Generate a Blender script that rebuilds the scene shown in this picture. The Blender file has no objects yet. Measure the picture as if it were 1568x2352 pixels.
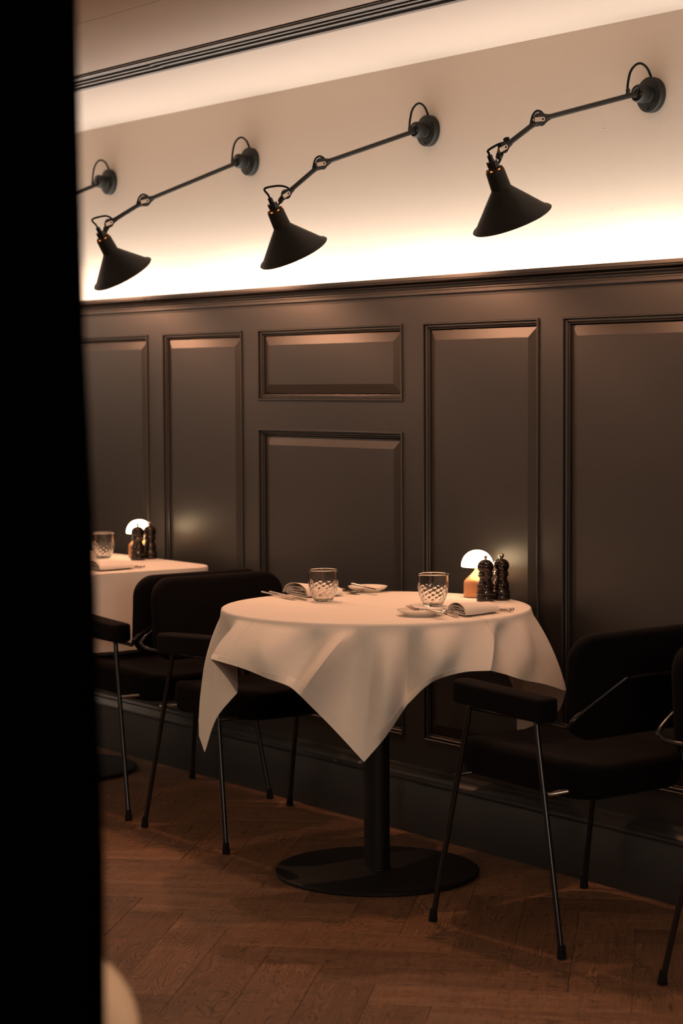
import bpy, bmesh, math, random
from mathutils import Vector, Matrix, Euler
random.seed(7)
sc = bpy.context.scene
PI = math.pi

# ------------------------------------------------------------------ camera
TH, PT, RO = math.radians(36.3), math.radians(3.48), 0.0045
d = Vector((-math.cos(TH), math.sin(TH), 0)); r0 = Vector((math.sin(TH), math.cos(TH), 0)); zz = Vector((0, 0, 1))
fw = d*math.cos(PT) - zz*math.sin(PT); u0 = zz*math.cos(PT) + d*math.sin(PT)
rt = r0*math.cos(RO) - u0*math.sin(RO); up = u0*math.cos(RO) + r0*math.sin(RO)
cam = bpy.data.cameras.new('camera'); co = bpy.data.objects.new('camera', cam); sc.collection.objects.link(co)
M = Matrix.Identity(4)
for i in range(3):
    M[i][0] = rt[i]; M[i][1] = up[i]; M[i][2] = -fw[i]
M[0][3], M[1][3], M[2][3] = 0, -4.0, 1.383
co.matrix_world = M
cam.sensor_fit = 'VERTICAL'; cam.sensor_height = 36; cam.sensor_width = 24; cam.lens = 4800*36/2352
cam.clip_start = .05
cam.dof.use_dof = True; cam.dof.focus_distance = 5.75; cam.dof.aperture_fstop = 3.8
sc.camera = co
sc.view_settings.view_transform = 'Standard'; sc.view_settings.look = 'None'
sc.view_settings.gamma = 1; sc.view_settings.use_curve_mapping = False
sc.view_settings.exposure = 0.0

# ------------------------------------------------------------------ world and room lights
w = bpy.data.worlds.new('world'); sc.world = w; w.use_nodes = True
w.node_tree.nodes['Background'].inputs[0].default_value = (1, .8, .6, 1)
w.node_tree.nodes['Background'].inputs[1].default_value = 0.0

def light(name, kind, loc, energy, color, rot=(0, 0, 0), size=None, size_y=None, **kw):
    l = bpy.data.lights.new(name, kind); l.energy = energy; l.color = color
    o = bpy.data.objects.new(name, l); sc.collection.objects.link(o)
    o.location = loc; o.rotation_euler = rot
    if kind == 'AREA':
        l.size = size
        if size_y: l.shape = 'RECTANGLE'; l.size_y = size_y
    elif size is not None: l.shadow_soft_size = size
    for k, v in kw.items(): setattr(l, k, v)
    return o

LED = (1.0, .95, .89)
# strip lying in the trough behind the dado cap, shining up the plaster
light('strip_light', 'AREA', (-4.5, .020, 1.672), 74, LED, (PI, 0, 0), 13.0, .03)
# added lamps out of view, fill standing in for the rest of the dining room
light('strip_light', 'AREA', (-10.90, -4.0, 1.70), 110, LED, (PI, 0, 0), .05, 7.6)  # added strip, gives the panels a bright end wall to reflect
light('strip_light', 'AREA', (-4.2, -7.90, 1.70), 100, LED, (PI, 0, 0), 13.0, .05)  # added strip, brightens the wall behind the camera
light('ceiling_fill', 'AREA', (-5.6, -3.6, 1.95), 26, (1, .80, .62), (PI, 0, 0), 2.2, 1.2)  # added out of view to lift the ceiling away from the wall
light('room_fill', 'AREA', (-1.9, -3.6, 2.36), 20, (1, .72, .50), (0, 0, 0), 2.2, 1.8)  # added fill for the foreground floor and cloth front
light('room_fill', 'AREA', (-6.3, -3.4, 2.36), 9, (1, .66, .42), (0, 0, 0), 2.5, 1.6)
light('room_fill', 'AREA', (1.9, -3.3, 1.95), 60, (1, .78, .60), (math.radians(66), 0, math.radians(68)), 2.0, 1.2)  # added fill from the right, lights the cream chair

# ------------------------------------------------------------------ materials
def mat(name, col, rough=.5, metal=0, spec=.5, **kw):
    m = bpy.data.materials.new(name); m.use_nodes = True
    b = m.node_tree.nodes['Principled BSDF']
    b.inputs['Base Color'].default_value = (*col, 1); b.inputs['Roughness'].default_value = rough
    b.inputs['Metallic'].default_value = metal; b.inputs['Specular IOR Level'].default_value = spec
    for k, v in kw.items(): b.inputs[k].default_value = v
    return m
def N(m, t, **kw):
    n = m.node_tree.nodes.new(t)
    for k, v in kw.items():
        if k in n.inputs: n.inputs[k].default_value = v
        else: setattr(n, k, v)
    return n
def L(m, a, b): m.node_tree.links.new(a, b)
def noise_bump(m, scale, strength, dist=.002, detail=3, stretch=None, base=None, amt=.15):
    b = m.node_tree.nodes['Principled BSDF']
    tc = N(m, 'ShaderNodeTexCoord'); mp = N(m, 'ShaderNodeMapping')
    L(m, tc.outputs['Object'], mp.inputs['Vector'])
    if stretch: mp.inputs['Scale'].default_value = stretch
    n = N(m, 'ShaderNodeTexNoise', Scale=scale, Detail=detail)
    L(m, mp.outputs[0], n.inputs['Vector'])
    bp = N(m, 'ShaderNodeBump', Strength=strength, Distance=dist)
    L(m, n.outputs['Fac'], bp.inputs['Height']); L(m, bp.outputs[0], b.inputs['Normal'])
    if base:
        n2 = N(m, 'ShaderNodeTexNoise', Scale=base, Detail=2); L(m, tc.outputs['Object'], n2.inputs['Vector'])
        c = tuple(b.inputs['Base Color'].default_value)
        mx = N(m, 'ShaderNodeMixRGB'); mx.inputs[1].default_value = tuple(x*(1-amt) for x in c[:3])+(1,)
        mx.inputs[2].default_value = tuple(min(1, x*(1+amt)) for x in c[:3])+(1,)
        L(m, n2.outputs['Fac'], mx.inputs[0]); L(m, mx.outputs[0], b.inputs['Base Color'])
    return m

M_plaster = noise_bump(mat('cream_plaster', (.605, .485, .385), .75), 230, .2, .001, 2)
M_ceiling = noise_bump(mat('ceiling_paint', (.58, .475, .39), .8), 150, .1, .0008, 2)
M_panel = noise_bump(mat('dark_brown_lacquer', (.0165, .0150, .0140), .45, spec=.6), 260, .12, .0004, 2, base=2.5, amt=.08)
M_black = mat('matt_black_metal', (.017, .0155, .0125), .46, spec=.22)
M_blacksoft = noise_bump(mat('black_powder_coat', (.006, .0055, .0052), .55, spec=.3), 400, .1, .0003)
M_tube = mat('black_lacquered_tube', (.008, .007, .007), .22)
M_rubber = mat('black_rubber', (.004, .004, .004), .8, spec=.2)
M_chrome = mat('chrome', (.75, .68, .62), .2, 1)
M_darkchrome = mat('dark_chrome', (.30, .28, .26), .2, 1)
M_steel = mat('polished_steel', (.62, .55, .5), .22, 1)
M_velvet = noise_bump(mat('black_velvet', (.0030, .0025, .0030), .9, spec=.1), 28, .25, .004, 2, base=14, amt=.4)
M_velvet.node_tree.nodes['Principled BSDF'].inputs['Sheen Weight'].default_value = .02
M_velvet.node_tree.nodes['Principled BSDF'].inputs['Sheen Tint'].default_value = (.8, .55, .45, 1)
M_curtain = mat('black_curtain_cloth', (.0006, .0006, .0006), 1, spec=0)
M_cloth = noise_bump(mat('white_table_linen', (.80, .75, .69), .85, spec=.15), 900, .12, .0004, 2)
def creases(m):
    b = m.node_tree.nodes['Principled BSDF']; tc = N(m, 'ShaderNodeTexCoord'); prev = None
    R2, C2 = Vector((.592, .806, 0)), Vector((.806, -.592, 0)); fr = (C2*.997-R2*.07).normalized(); ri = (R2*.997+C2*.07).normalized()
    tot = None
    for n_, off in (((fr+ri).normalized(), 0), ((fr-ri).normalized(), 0), ((fr+ri).normalized(), .29), ((fr-ri).normalized(), -.29)):
        dt = N(m, 'ShaderNodeVectorMath', operation='DOT_PRODUCT'); dt.inputs[1].default_value = n_; L(m, tc.outputs['Object'], dt.inputs[0])
        a = N(m, 'ShaderNodeMath', operation='SUBTRACT'); a.inputs[1].default_value = off; L(m, dt.outputs['Value'], a.inputs[0])
        ab = N(m, 'ShaderNodeMath', operation='ABSOLUTE'); L(m, a.outputs[0], ab.inputs[0])
        mr = N(m, 'ShaderNodeMapRange'); mr.inputs['From Max'].default_value = .007; mr.inputs['To Min'].default_value = 1; mr.inputs['To Max'].default_value = 0
        mr.interpolation_type = 'SMOOTHSTEP'; L(m, ab.outputs[0], mr.inputs['Value'])
        if tot is None: tot = mr.outputs[0]
        else:
            ad = N(m, 'ShaderNodeMath', operation='ADD'); L(m, tot, ad.inputs[0]); L(m, mr.outputs[0], ad.inputs[1]); tot = ad.outputs[0]
    n1 = N(m, 'ShaderNodeTexNoise', Scale=9, Detail=2); L(m, tc.outputs['Object'], n1.inputs['Vector'])
    sm = N(m, 'ShaderNodeMath', operation='MULTIPLY_ADD'); sm.inputs[1].default_value = 2.2; L(m, n1.outputs['Fac'], sm.inputs[0]); L(m, tot, sm.inputs[2])
    bp = N(m, 'ShaderNodeBump', Strength=1, Distance=.0016); L(m, sm.outputs[0], bp.inputs['Height'])
    old = b.inputs['Normal'].links[0].from_node; L(m, bp.outputs[0], old.inputs['Normal'])
creases(M_cloth)
M_napkin = noise_bump(mat('white_napkin_linen', (.78, .73, .68), .85, spec=.15), 900, .15, .0004, 2)
M_cream = noise_bump(mat('cream_upholstery', (.88, .60, .40), .7), 60, .1, .001)
M_mill = mat('black_lacquered_wood', (.012, .006, .004), .08, spec=.6)
M_copper = mat('brushed_copper', (.62, .30, .15), .42, .55)
M_ceramic = mat('white_ceramic', (.80, .75, .68), .18)
M_slot = mat('vent_darkness', (.004, .004, .004), .9)
M_vent = mat('dark_grey_aluminium', (.12, .10, .085), .45, .3)
M_sub = mat('dark_joint_filler', (.05, .028, .017), .9)
M_bakelite = mat('glossy_black_cap', (.01, .009, .008), .12)
M_hem = noise_bump(mat('white_hem_linen', (.80, .75, .69), .85, spec=.15), 900, .15, .0004, 2)
M_shadein = mat('shade_lining', (.35, .30, .24), .5)
M_glass = mat('clear_glass', (1, .98, .96), .02, 0, .5)
M_glass.node_tree.nodes['Principled BSDF'].inputs['Transmission Weight'].default_value = 1
M_glass.node_tree.nodes['Principled BSDF'].inputs['IOR'].default_value = 1.45
def emis(name, col, s):
    m = mat(name, (0, 0, 0)); b = m.node_tree.nodes['Principled BSDF']
    b.inputs['Emission Color'].default_value = (*col, 1); b.inputs['Emission Strength'].default_value = s
    return m
M_bulb = emis('warm_filament_bulb', (1, .45, .16), 4)
M_hole_glow = emis('bulb_glow_in_hole', (1, .22, .04), 1.5)
M_opal = emis('lit_opal_glass', (1, .68, .38), 10)

def wood():
    m = mat('oak_floor', (.1, .05, .03), .48, spec=.35)
    b = m.node_tree.nodes['Principled BSDF']
    tc = N(m, 'ShaderNodeTexCoord'); oi = N(m, 'ShaderNodeObjectInfo')
    off = N(m, 'ShaderNodeVectorMath', operation='SCALE'); off.inputs[0].default_value = (37.1, 21.7, 11.3)
    L(m, oi.outputs['Random'], off.inputs['Scale'])
    ad = N(m, 'ShaderNodeVectorMath', operation='ADD'); L(m, tc.outputs['Object'], ad.inputs[0]); L(m, off.outputs[0], ad.inputs[1])
    mp = N(m, 'ShaderNodeMapping'); mp.inputs['Scale'].default_value = (1.0, 4.2, 1.0); L(m, ad.outputs[0], mp.inputs['Vector'])
    # growth rings: contour lines of a stretched noise
    n1 = N(m, 'ShaderNodeTexNoise', Scale=2.6, Detail=2.0, Roughness=.42, Distortion=.35); L(m, mp.outputs[0], n1.inputs['Vector'])
    mul = N(m, 'ShaderNodeMath', operation='MULTIPLY'); mul.inputs[1].default_value = 34; L(m, n1.outputs['Fac'], mul.inputs[0])
    fr = N(m, 'ShaderNodeMath', operation='FRACT'); L(m, mul.outputs[0], fr.inputs[0])
    ring = N(m, 'ShaderNodeValToRGB'); e = ring.color_ramp.elements
    e[0].position = 0; e[0].color = (.12, .12, .12, 1); e[1].position = 1; e[1].color = (.75, .75, .75, 1)
    x = e.new(.28); x.color = (.75, .75, .75, 1); x = e.new(.85); x.color = (1, 1, 1, 1)
    L(m, fr.outputs[0], ring.inputs[0])
    # fine fibres along the plank and saw marks across
    mp2 = N(m, 'ShaderNodeMapping'); mp2.inputs['Scale'].default_value = (6, 150, 6); L(m, ad.outputs[0], mp2.inputs['Vector'])
    n2 = N(m, 'ShaderNodeTexNoise', Scale=1.0, Detail=3); L(m, mp2.outputs[0], n2.inputs['Vector'])
    mp3 = N(m, 'ShaderNodeMapping'); mp3.inputs['Scale'].default_value = (170, 9, 6); L(m, ad.outputs[0], mp3.inputs['Vector'])
    n3 = N(m, 'ShaderNodeTexNoise', Scale=1.0, Detail=2); L(m, mp3.outputs[0], n3.inputs['Vector'])
    col = N(m, 'ShaderNodeMixRGB', blend_type='MULTIPLY'); col.inputs[0].default_value = .8
    basec = N(m, 'ShaderNodeValToRGB'); e = basec.color_ramp.elements
    e[0].color = (.22, .110, .058, 1); e[1].color = (.34, .170, .088, 1)
    L(m, oi.outputs['Random'], basec.inputs[0])
    L(m, basec.outputs[0], col.inputs[1]); L(m, ring.outputs[0], col.inputs[2])
    c2 = N(m, 'ShaderNodeMixRGB', blend_type='MULTIPLY'); c2.inputs[0].default_value = .55
    r2 = N(m, 'ShaderNodeValToRGB'); r2.color_ramp.elements[0].position = .3; r2.color_ramp.elements[0].color = (.45, .45, .45, 1); r2.color_ramp.elements[1].position = .62
    L(m, n2.outputs['Fac'], r2.inputs[0]); L(m, col.outputs[0], c2.inputs[1]); L(m, r2.outputs[0], c2.inputs[2])
    c3 = N(m, 'ShaderNodeMixRGB', blend_type='MULTIPLY'); c3.inputs[0].default_value = .5
    r3 = N(m, 'ShaderNodeValToRGB'); r3.color_ramp.elements[0].position = .32; r3.color_ramp.elements[0].color = (.4, .4, .4, 1); r3.color_ramp.elements[1].position = .5
    L(m, n3.outputs['Fac'], r3.inputs[0]); L(m, c2.outputs[0], c3.inputs[1]); L(m, r3.outputs[0], c3.inputs[2])
    L(m, c3.outputs[0], b.inputs['Base Color'])
    h1 = N(m, 'ShaderNodeMath', operation='ADD'); L(m, n2.outputs['Fac'], h1.inputs[0]); L(m, n3.outputs['Fac'], h1.inputs[1])
    h2 = N(m, 'ShaderNodeMath', operation='MULTIPLY_ADD'); h2.inputs[1].default_value = .7; L(m, ring.outputs[0], h2.inputs[0]); L(m, h1.outputs[0], h2.inputs[2])
    bp = N(m, 'ShaderNodeBump', Strength=.8, Distance=.0016); L(m, h2.outputs[0], bp.inputs['Height']); L(m, bp.outputs[0], b.inputs['Normal'])
    return m
M_wood = wood()

# ------------------------------------------------------------------ helpers
COL = sc.collection
def link_mesh(name, bm, m, parent=None, smooth=False, loc=(0, 0, 0), rot=None):
    me = bpy.data.meshes.new(name); bm.normal_update(); bm.to_mesh(me); bm.free()
    if smooth:
        for p in me.polygons: p.use_smooth = True
        if smooth is not True: me.set_sharp_from_angle(angle=math.radians(smooth))
    me.materials.append(m)
    o = bpy.data.objects.new(name, me); COL.objects.link(o)
    o.location = loc
    if rot: o.rotation_euler = rot
    if parent: o.parent = parent
    return o
def thing(name, label, cat, loc=(0, 0, 0), rotz=0, group=None):
    o = bpy.data.objects.new(name, None); COL.objects.link(o); o.empty_display_size = .05
    o.location = loc; o.rotation_euler = (0, 0, rotz)
    return tag(o, label, cat, group)
def tag(o, label, cat, group=None):
    o['label'] = label; o['category'] = cat
    if group: o['group'] = group
    return o
def struct(o, label=None):
    o['kind'] = 'structure'
    if label: o['label'] = label
    return o
def dup(root, loc, rotz, label, group=None, name=None):
    r = root.copy(); COL.objects.link(r); r.location = loc; r.rotation_euler = (0, 0, rotz); r['label'] = label
    if group: r['group'] = group
    for ch in list(root.children):
        c = ch.copy(); COL.objects.link(c); c.parent = r
        for g in list(ch.children):
            e = g.copy(); COL.objects.link(e); e.parent = c
    return r

def box(bm, x0, x1, y0, y1, z0, z1, bev=0):
    vs = [bm.verts.new((x, y, z)) for x in (x0, x1) for y in (y0, y1) for z in (z0, z1)]
    fs = [(0, 1, 3, 2), (4, 6, 7, 5), (0, 4, 5, 1), (2, 3, 7, 6), (0, 2, 6, 4), (1, 5, 7, 3)]
    nf = [bm.faces.new([vs[i] for i in f]) for f in fs]
    if bev:
        es = list({e for f in nf for e in f.edges})
        bmesh.ops.bevel(bm, geom=es, offset=bev, segments=2, affect='EDGES', profile=.6)
    return bm
def extrude_x(bm, prof, x0, x1):
    """closed (y,z) profile pulled along x"""
    a = [bm.verts.new((x0, y, z)) for y, z in prof]; b = [bm.verts.new((x1, y, z)) for y, z in prof]
    n = len(prof)
    for i in range(n): bm.faces.new((a[i], a[(i+1) % n], b[(i+1) % n], b[i]))
    bm.faces.new(a[::-1]); bm.faces.new(b)
    bmesh.ops.recalc_face_normals(bm, faces=bm.faces)
    return bm
def lathe(bm, prof, seg=32, mtx=None, fn=None):
    rings = []
    for r, z in prof:
        if r < 1e-6: rings.append([bm.verts.new((0, 0, z))])
        else: rings.append([bm.verts.new((r*math.cos(2*PI*i/seg), r*math.sin(2*PI*i/seg), z)) for i in range(seg)])
    nv = [v for q in rings for v in q]
    for a, b in zip(rings, rings[1:]):
        for i in range(seg):
            j = (i+1) % seg
            if len(a) == 1 and len(b) == 1: break
            if len(a) == 1: bm.faces.new((a[0], b[j], b[i]))
            elif len(b) == 1: bm.faces.new((a[i], a[j], b[0]))
            else: bm.faces.new((a[i], a[j], b[j], b[i]))
    if fn:
        for v in nv: v.co = fn(v.co)
    if mtx is not None: bmesh.ops.transform(bm, matrix=mtx, verts=nv)
    bmesh.ops.recalc_face_normals(bm, faces=list({f for v in nv for f in v.link_faces}))
    return bm
def align(p, direction):
    """matrix taking local z to direction, origin to p"""
    q = Vector((0, 0, 1)).rotation_difference(Vector(direction).normalized())
    return Matrix.Translation(p) @ q.to_matrix().to_4x4()
def spline(pts, n=8):
    P = [Vector(p) for p in pts]; out = []
    for i in range(len(P)-1):
        a, b = P[i], P[i+1]; p = P[i-1] if i else a*2-b; q = P[i+2] if i+2 < len(P) else b*2-a
        for k in range(n):
            t = k/n
            out.append(.5*((2*a)+(b-p)*t+(2*p-5*a+4*b-q)*t*t+(3*a-p-3*b+q)*t**3))
    out.append(P[-1]); return out
def tube(bm, pts, r, seg=10, r2=None):
    P = [Vector(p) for p in pts]; n = len(P); rings = []
    t = (P[1]-P[0]).normalized(); u = t.orthogonal().normalized()
    for i, p in enumerate(P):
        t2 = (P[min(i+1, n-1)]-P[max(i-1, 0)]).normalized()
        q = t.rotation_difference(t2); u = (q @ u); u = (u - t2*u.dot(t2)).normalized(); t = t2; v = t.cross(u)
        rr = r if r2 is None else r+(r2-r)*i/(n-1)
        rings.append([bm.verts.new(p+(u*math.cos(2*PI*k/seg)+v*math.sin(2*PI*k/seg))*rr) for k in range(seg)])
    for a, b in zip(rings, rings[1:]):
        for k in range(seg): bm.faces.new((a[k], a[(k+1) % seg], b[(k+1) % seg], b[k]))
    bm.faces.new(rings[0][::-1]); bm.faces.new(rings[-1])
    return bm
def rrect(hx, hy, r, n=6):
    out = []
    for cx, cy, a0 in ((hx-r, hy-r, 0), (-hx+r, hy-r, 90), (-hx+r, -hy+r, 180), (hx-r, -hy+r, 270)):
        for k in range(n+1):
            a = math.radians(a0+90*k/n); out.append((cx+r*math.cos(a), cy+r*math.sin(a)))
    return out
def slab(bm, hx, hy, rc, z0, z1, re, fn=None, n=8, rings=6, crown=0):
    """rounded-rectangle cushion with rounded edges; fn deforms"""
    prof = []                                             # (inset, z)
    for k in range(rings, 0, -1): prof.append((re+(min(hx, hy)-re)*(k/rings), z0))
    for k in range(0, 7):
        a = PI/2*k/6; prof.append((re*(1-math.sin(a)), z0+re*(1-math.cos(a))))
    for k in range(0, 7):
        a = PI/2*k/6; prof.append((re*(1-math.cos(a)), z1-re*(1-math.sin(a))))
    for k in range(1, rings+1): prof.append((re+(min(hx, hy)-re)*(k/rings), z1+crown*(1-(1-k/rings)**2)))
    R = []
    for ins, z in prof:
        ax, ay = max(hx-ins, .0006), max(hy-ins, .0006); rr = min(max(rc-ins, .0005), ax*.999, ay*.999)
        R.append([bm.verts.new((x, y, z)) for x, y in rrect(ax, ay, rr, n)])
    m = len(R[0])
    for a, b in zip(R, R[1:]):
        for i in range(m): bm.faces.new((a[i], a[(i+1) % m], b[(i+1) % m], b[i]))
    bm.faces.new(R[0][::-1]); bm.faces.new(R[-1])
    if fn:
        for q in R:
            for v in q: v.co = Vector(fn(*v.co))
    bmesh.ops.recalc_face_normals(bm, faces=bm.faces)
    return bm
BM = bmesh.new

# ------------------------------------------------------------------ room shell
X0, X1, YF = -11.0, 2.5, -8.0
floor = struct(link_mesh('floor', box(BM(), X0, X1, YF, .12, -.10, -.005), M_sub), 'dark brown oak herringbone floor')
W_, LN = .147, .588
U = Vector((math.sqrt(.5), math.sqrt(.5), 0)); V = Vector((-math.sqrt(.5), math.sqrt(.5), 0))
A0, B0 = -3.622, 2.027
def plank_mesh():
    g = .0003
    bm = box(BM(), -LN/2+g, LN/2-g, -W_/2+g, W_/2-g, -.012, 0)
    es = [e for e in bm.edges if all(abs(v.co.z) < 1e-6 for v in e.verts)]
    bmesh.ops.bevel(bm, geom=es, offset=.0009, segments=1, affect='EDGES')
    return bm
pm = bpy.data.meshes.new('plank'); _b = plank_mesh(); _b.to_mesh(pm); _b.free(); pm.materials.append(M_wood)
pieces = []
for s in range(-4, 5):
    for i in range(-34, 35):
        a = A0+i*W_+s*LN; b = B0-(i+1)*W_+s*LN
        pieces.append((a+LN/2, b+W_/2, 45)); pieces.append((a+LN+W_/2, b+LN/2, 135))
def view_key(c): return (c-Vector((-4.3, -.9, 0))).length
good = []
for u, v, ang in pieces:
    c = U*u+V*v
    if X0+.4 < c.x < X1-.4 and YF+.4 < c.y < -.04: good.append((view_key(c), c, ang))
good.sort(key=lambda q: q[0])
for k, (_, c, ang) in enumerate(good[:270]):
    a = math.radians(ang+(180 if random.random() < .5 else 0))
    jz = random.uniform(-.0005, 0)
    ext = (abs(math.sin(a))*LN+abs(math.cos(a))*W_)/2
    if c.y+ext > -.02:                                     # cut along the wall line
        bm = plank_mesh(); Rm = Matrix.Translation(c+Vector((0, 0, jz))) @ Matrix.Rotation(a, 4, 'Z'); bmesh.ops.transform(bm, matrix=Rm, verts=bm.verts)
        bmesh.ops.bisect_plane(bm, geom=bm.verts[:]+bm.edges[:]+bm.faces[:], plane_co=(0, -.02, 0), plane_no=(0, 1, 0), clear_outer=True)
        bmesh.ops.transform(bm, matrix=Rm.inverted(), verts=bm.verts)
        o = link_mesh('plank', bm, M_wood)
    else:
        o = bpy.data.objects.new('plank', pm); COL.objects.link(o)
    o.location = c+Vector((0, 0, jz)); o.rotation_euler = (0, 0, a); o.parent = floor
bm = BM()
for _, c, ang in good[270:]:
    q = plank_mesh(); bmesh.ops.transform(q, matrix=Matrix.Translation(c) @ Matrix.Rotation(math.radians(ang), 4, 'Z'), verts=q.verts)
    me = bpy.data.meshes.new('t'); q.to_mesh(me); q.free(); bm.from_mesh(me); bpy.data.meshes.remove(me)
far = link_mesh('distant_planks', bm, M_wood, floor); far['kind'] = 'stuff'

ZC = 2.39
bm = box(BM(), X0, X1, -1.094, .12, ZC, ZC+.1); box(bm, X0, X1, YF, -1.0975, ZC, ZC+.1)
struct(link_mesh('ceiling', bm, M_ceiling), 'cream painted ceiling with a thin joint line')
wall = struct(link_mesh('wall_back', box(BM(), X0, X1, .12, .22, -.1, ZC+.1), M_plaster), 'cream plaster wall above dark brown wood panelling')
wl = struct(link_mesh('wall_left', box(BM(), X0-.1, X0, YF, .22, -.1, ZC+.1), M_plaster), 'cream end wall above dark panelling')
link_mesh('wainscot', box(box(BM(), X0, X0+.07, YF, .12, 0, 1.66), X0+.13, X0+.145, YF, .12, 1.64, 1.72), M_panel, wl)
struct(link_mesh('wall_right', box(BM(), X1, X1+.1, YF, .22, -.1, ZC+.1), M_panel), 'dark end wall')
wf = struct(link_mesh('wall_front', box(BM(), X0, X1, YF-.1, YF, -.1, ZC+.1), M_plaster), 'cream wall behind the camera above dark panelling')
link_mesh('wainscot', box(box(BM(), X0, X1, YF, YF+.07, 0, 1.66), X0, X1, YF+.13, YF+.145, 1.64, 1.72), M_panel, wf)

# small filler specks on the plaster
for (x, z) in ((-4.62, 2.03), (-4.75, 1.84), (-5.55, 2.08), (-5.8, 1.86), (-4.35, 2.1), (-4.32, 1.87), (-6.35, 1.95), (-4.95, 2.28), (-4.60, 2.30)):
    rr = random.uniform(.003, .0045)
    lm = lathe(BM(), [(rr, 0), (rr*.6, .0004), (0, .0005)], 10, Matrix.Translation((x, .12, z)) @ Matrix.Rotation(PI/2, 4, 'X') @ Matrix.Diagonal((1.6, .7, 1, 1)))
    link_mesh('plaster_speck', lm, M_plaster, wall, True)

# ---- wainscot
YS = .0                                                   # face of stiles and rails
edges = [(-9.018, -8.494), (-8.395, -7.605), (-7.507, -6.646), (-6.539, -6.018), (-5.919, -5.122), (-5.019, -4.489), (-4.389, -3.595), (-3.496, -2.963), (-2.864, -2.074), (-1.975, -1.452), (-1.353, -0.494), (-0.395, 0.395)]
ZB, ZT, ZM0, ZM1 = 0.286, 1.571, 1.235, 1.332
def rail(x0, x1, z0, z1, name='rail'):
    return link_mesh(name, box(BM(), x0, x1, YS, .119, z0, z1), M_panel, wall)
rail(-9.12, .5, ZT, 1.645); rail(-9.12, .5, .12, ZB)
xs = [-9.12]+[e for p in edges for e in p]+[.5]
for a, b in zip(xs[::2], xs[1::2]): rail(a, b, ZB, ZT, 'stile')
MOULD = [(0, .0), (0, -.0035), (.0015, -.006), (.0045, -.006), (.006, -.004), (.0062, .007), (.0092, .007), (.0096, .001), (.0125, .001), (.0150, .0045), (.0152, .011), (.0172, .011), (.0174, .006), (.0195, .007), (.0205, .0095), (.0205, .030)]
def ring_mesh(bm, x0, x1, z0, z1, prof, cap=False):
    R = []
    for ins, dy in prof:
        R.append([bm.verts.new(p) for p in ((x0+ins, YS+dy, z0+ins), (x1-ins, YS+dy, z0+ins), (x1-ins, YS+dy, z1-ins), (x0+ins, YS+dy, z1-ins))])
    for a, b in zip(R, R[1:]):
        for i in range(4): bm.faces.new((a[i], a[(i+1) % 4], b[(i+1) % 4], b[i]))
    if cap: bm.faces.new(R[-1])
    return bm
def panel(x0, x1, z0, z1):
    link_mesh('panel_moulding', ring_mesh(BM(), x0, x1, z0, z1, MOULD), M_panel, wall)
    link_mesh('raised_panel', ring_mesh(BM(), x0, x1, z0, z1, [(.0232, .030), (.0232, .0140), (.053, .0055), (.0535, .005)], True), M_panel, wall)
for k, (a, b) in enumerate(edges):
    if k == 4:
        panel(a, b, ZB, ZM0); rail(a, b, ZM0, ZM1); panel(a, b, ZM1, ZT)
    else: panel(a, b, ZB, ZT)
# dado cap that hides the light strip
cap = [(.002, 1.637), (0, 1.6640), (-.011, 1.6650), (-.013, 1.6670), (-.012, 1.6685), (-.001, 1.6690), (-.001, 1.6735), (-.018, 1.6740), (-.020, 1.6755), (-.019, 1.6770), (-.006, 1.6775), (-.006, 1.6825), (-.029, 1.6830), (-.031, 1.6845), (-.030, 1.6860), (-.016, 1.6865), (-.018, 1.6910), (-.046, 1.6930), (-.047, 1.6960), (-.044, 1.6965), (-.044, 1.6990), (-.050, 1.6995), (-.050, 1.709), (-.038, 1.709), (-.036, 1.700), (-.012, 1.698), (-.0115, 1.657), (.118, 1.657), (.118, 1.637)]
struct(link_mesh('trim_1', extrude_x(BM(), cap, -9.12, .5), M_panel), 'dark stepped dado cap hiding the light strip')
skirt = [(0.0, 0), (-0.046, 0), (-0.046, 0.152), (-0.0446, 0.155), (-0.0446, 0.158), (-0.0403, 0.158), (-0.0412, 0.163), (-0.0393, 0.17), (-0.0335, 0.176), (-0.0278, 0.18), (-0.024, 0.186), (-0.0182, 0.188), (-0.0182, 0.191), (-0.0134, 0.191), (-0.0096, 0.197), (0.0, 0.2)]
struct(link_mesh('baseboard_back', extrude_x(BM(), skirt, -9.12, .5), M_panel, None, 30), 'tall dark skirting board with moulded top')
# linear slot diffuser
vent = thing('ceiling_vent', 'long dark slotted air vent running along the cream ceiling', 'vent', (-6, -.545, ZC))
link_mesh('vent_backing', box(BM(), -4.5, 4.5, -.079, .079, -.002, -.0005), M_slot, vent)
Wv = .158
def vy(f): return -.079+Wv*f
for f0, f1 in ((.045, .22), (.87, 1.0)):
    link_mesh('frame_bar', box(BM(), -4.5, 4.5, vy(f0), vy(f1), -.008, -.001), M_vent, vent)
link_mesh('frame_edge', box(BM(), -4.5, 4.5, vy(0), vy(.015), -.004, -.001), M_vent, vent)
for (x0, x1, s) in ((-4.5, -1.75, 0), (-1.75, .32, .02), (.32, 2.3, -.03), (2.3, 4.5, .01)):
    for f0, f1 in ((.385, .465), (.60, .70)):
        link_mesh('deflector_blade', box(BM(), x0+.003, x1-.003, vy(f0+s), vy(f1+s), -.007, -.001), M_vent, vent)

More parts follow.
